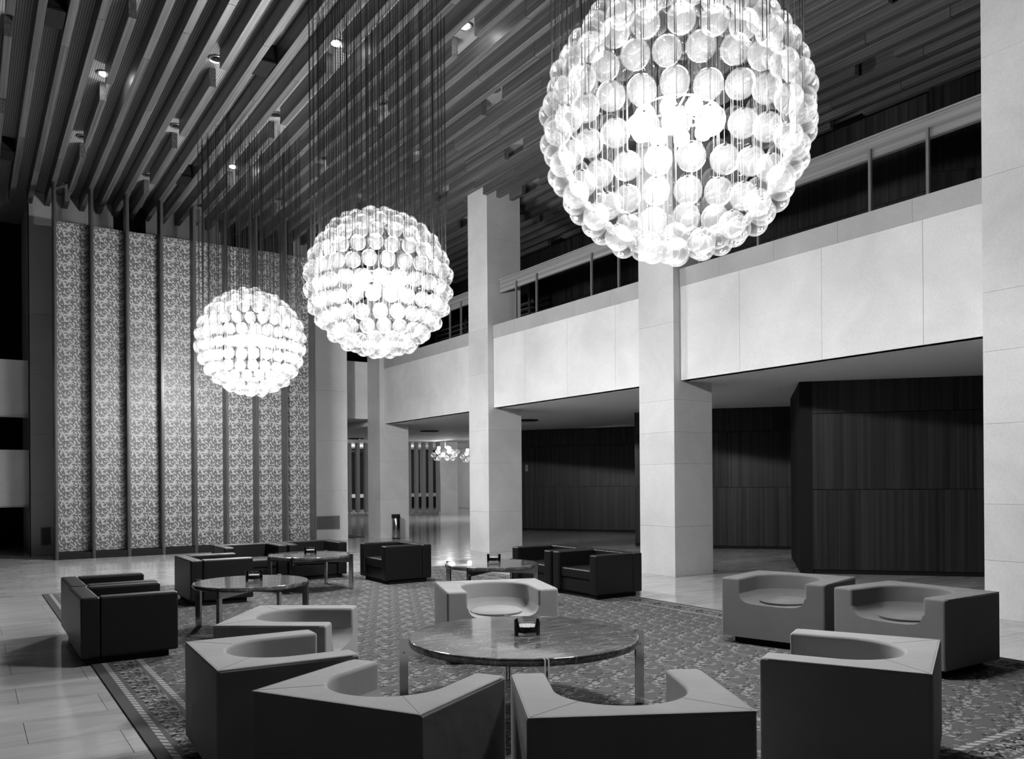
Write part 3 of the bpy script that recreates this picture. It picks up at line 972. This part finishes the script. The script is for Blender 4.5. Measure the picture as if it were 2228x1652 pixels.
# ------------------------------------------------------------------ round marble tables
def table(loc, r, a0, lab):
    H, T = 0.58, 0.055 if r > 0.8 else 0.05
    root = empty('marble_table', (loc[0], loc[1], RZ)); tag(root, lab, 'table', 'round marble tables')
    H -= RZ
    obj('tabletop', lathe(bmesh.new(), [(0, H - T), (r - 0.012, H - T), (r - 0.002, H - T + 0.01), (r, H - T / 2), (r - 0.002, H - 0.008), (r - 0.01, H), (0, H)], 72), 'marble', root, True).modifiers.new('wn', 'WEIGHTED_NORMAL')
    for q in range(4):
        t = a0 + q * PI / 2
        rl = r + 0.035
        lg = empty_leg = obj('leg', box(box(bmesh.new(), -0.032, 0.032, -0.018, -0.006, 0, H + 0.004), -0.032, 0.032, 0.006, 0.018, 0, H + 0.004), 'chrome', root, loc=(rl * math.cos(t), rl * math.sin(t), 0), rz=t)
        obj('bolt', cyl(bmesh.new(), (0, -0.024, H * 0.82), (0, 0.024, H * 0.82), 0.008, n=8), 'steel_dull', lg)
    for q in range(2):
        t = a0 + q * PI / 2
        obj('cross_bar', boxm(-r - 0.003, r + 0.003, -0.005, 0.005, H - T - 0.075 - q * 0.001, H - T - 0.002 - q * 0.001), 'chrome', root, rz=t)
    return root
TABLES = [((3.547, 5.24), 0.874, math.radians(-25), 'largest round marble table, in the middle of the grey tub chairs'),
          ((2.834, 9.98), 0.662, math.radians(45), 'round marble table in front of the pair of black armchairs on the rug edge'),
          ((6.27, 10.08), 0.662, math.radians(32), 'round marble table facing the black armchairs by the column'),
          ((4.69, 13.15), 0.662, math.radians(48), 'round marble table enclosed by black armchairs near the patterned screen')]
for loc, r, a, lab in TABLES: table(loc, r, a, lab)

# ashtrays
def ashtray(loc, lab):
    o = empty('ashtray', loc); tag(o, lab, 'ashtray', 'glass ashtrays')
    obj('glass', lathe(bmesh.new(), [(0, 0.001), (0.098, 0.001), (0.1, 0.006), (0.1, 0.108), (0.097, 0.11), (0.092, 0.108), (0.09, 0.03), (0.08, 0.018), (0, 0.016)], 40), 'tray_glass', o, True)
    obj('filling', lathe(bmesh.new(), [(0, 0.018), (0.078, 0.02), (0.088, 0.032), (0.0885, 0.062), (0, 0.062)], 40), 'black', o, True)
    obj('sand', lathe(bmesh.new(), [(0.0885, 0.0625), (0.0885, 0.066), (0.05, 0.069), (0, 0.067)], 40), 'sand', o)
for (loc, lab) in (((3.574, 5.235), 'on the largest table'), ((2.889, 10.05), 'on the table facing the rug edge armchairs'), ((6.40, 10.22), 'on the table by the column armchairs'), ((4.716, 13.2), 'on the table near the screen')):
    ashtray((loc[0], loc[1], 0.5805), 'round glass ashtray with dark filling ' + lab)

# ------------------------------------------------------------------ globe chandeliers
GR, SHELL = 0.113, 1.02
def globe_mesh():
    bm = bmesh.new()
    bmesh.ops.create_uvsphere(bm, u_segments=28, v_segments=18, radius=GR)
    n0 = len(bm.faces)
    for f in bm.faces: f.smooth = True
    lathe(bm, [(0.0, GR + 0.006), (0.011, GR + 0.006), (0.014, GR + 0.001), (0.014, GR - 0.004)], 10)
    me = bpy.data.meshes.new('glass_globe')
    me.materials.append(M['globe']); me.materials.append(M['wire'])
    bm.faces.ensure_lookup_table()
    for i, f in enumerate(bm.faces):
        if i >= n0: f.material_index = 1
    bm.to_mesh(me); bm.free()
    return me
globe_me = globe_mesh()
wire_me = to_mesh(cyl(bmesh.new(), (0, 0, 0), (0, 0, 1), 0.0035, n=5, caps=False), 'suspension_wire'); wire_me.materials.append(M['wire'])
bulb_me = to_mesh(lathe(bmesh.new(), [(0, -0.075), (0.045, -0.062), (0.072, -0.025), (0.072, 0.015), (0.05, 0.055), (0.022, 0.08), (0, 0.083)], 12), 'bulb', True); bulb_me.materials.append(M['bulb'])
bulb_far_me = bulb_me.copy(); bulb_far_me.materials[0] = M['bulb_far']
def chandelier(loc, lab, seed, SHELL=1.02, lamp=None):
    lamp = lamp or bulb_me
    rr = random.Random(seed)
    o = empty('globe_chandelier', loc); tag(o, lab, 'chandelier', 'glass globe chandeliers')
    top = Z_CEIL - loc[2] - 0.002
    rows = 13
    for j in range(rows + 1):
        lat = -PI / 2 + PI * (j + 0.02) / rows if j < rows else PI / 2
        lat = -PI / 2 + PI * j / rows
        n = max(1, round(2 * PI * SHELL * math.cos(lat) / 0.25)) if abs(math.cos(lat)) > 0.05 else 1
        ph = rr.random() * 2 * PI
        for i in range(n):
            t = ph + 2 * PI * (i + rr.uniform(-0.05, 0.05)) / n
            R_ = SHELL + rr.uniform(-0.015, 0.015)
            p = Vector((R_ * math.cos(lat) * math.cos(t), R_ * math.cos(lat) * math.sin(t), R_ * math.sin(lat) + rr.uniform(-0.012, 0.012)))
            g = bpy.data.objects.new('glass_globe', globe_me); g.location = p; g.rotation_euler = (0, 0, rr.random() * 6); link(g, o)
            w = bpy.data.objects.new('suspension_wire', wire_me)
            w.location = (0, 0, GR + 0.004); w.scale = (1, 1, top - p.z - GR - 0.004); link(w, g)
    # lamp ring in the middle
    obj('stem', cyl(bmesh.new(), (0, 0, 0.05), (0, 0, top), 0.012, n=8), 'steel_dull', o)
    bm = bmesh.new()
    tube(bm, [(0.34 * math.cos(2 * PI * i / 32), 0.34 * math.sin(2 * PI * i / 32), 0.12) for i in range(32)], 0.012, 6, True)
    for q in range(3):
        t = 2 * PI * q / 3
        cyl(bm, (0, 0, 0.12), (0.34 * math.cos(t), 0.34 * math.sin(t), 0.12), 0.008, n=6)
    obj('lamp_ring', bm, 'steel_dull', o)
    for q in range(10):
        t = 2 * PI * q / 10
        b = bpy.data.objects.new('bulb', lamp); b.location = (0.34 * math.cos(t), 0.34 * math.sin(t), 0.025); link(b, o)
    return o
chandelier((5.16, 5.22, 4.82), 'huge sphere of clear glass globes on wires above the grey tub chairs', 1, 1.07)
chandelier((5.26, 11.63, 4.76), 'sphere of clear glass globes on wires above the black armchairs', 2)
chandelier((5.0, 17.49, 4.68), 'sphere of clear glass globes on wires close to the patterned screen', 3, lamp=bulb_far_me)
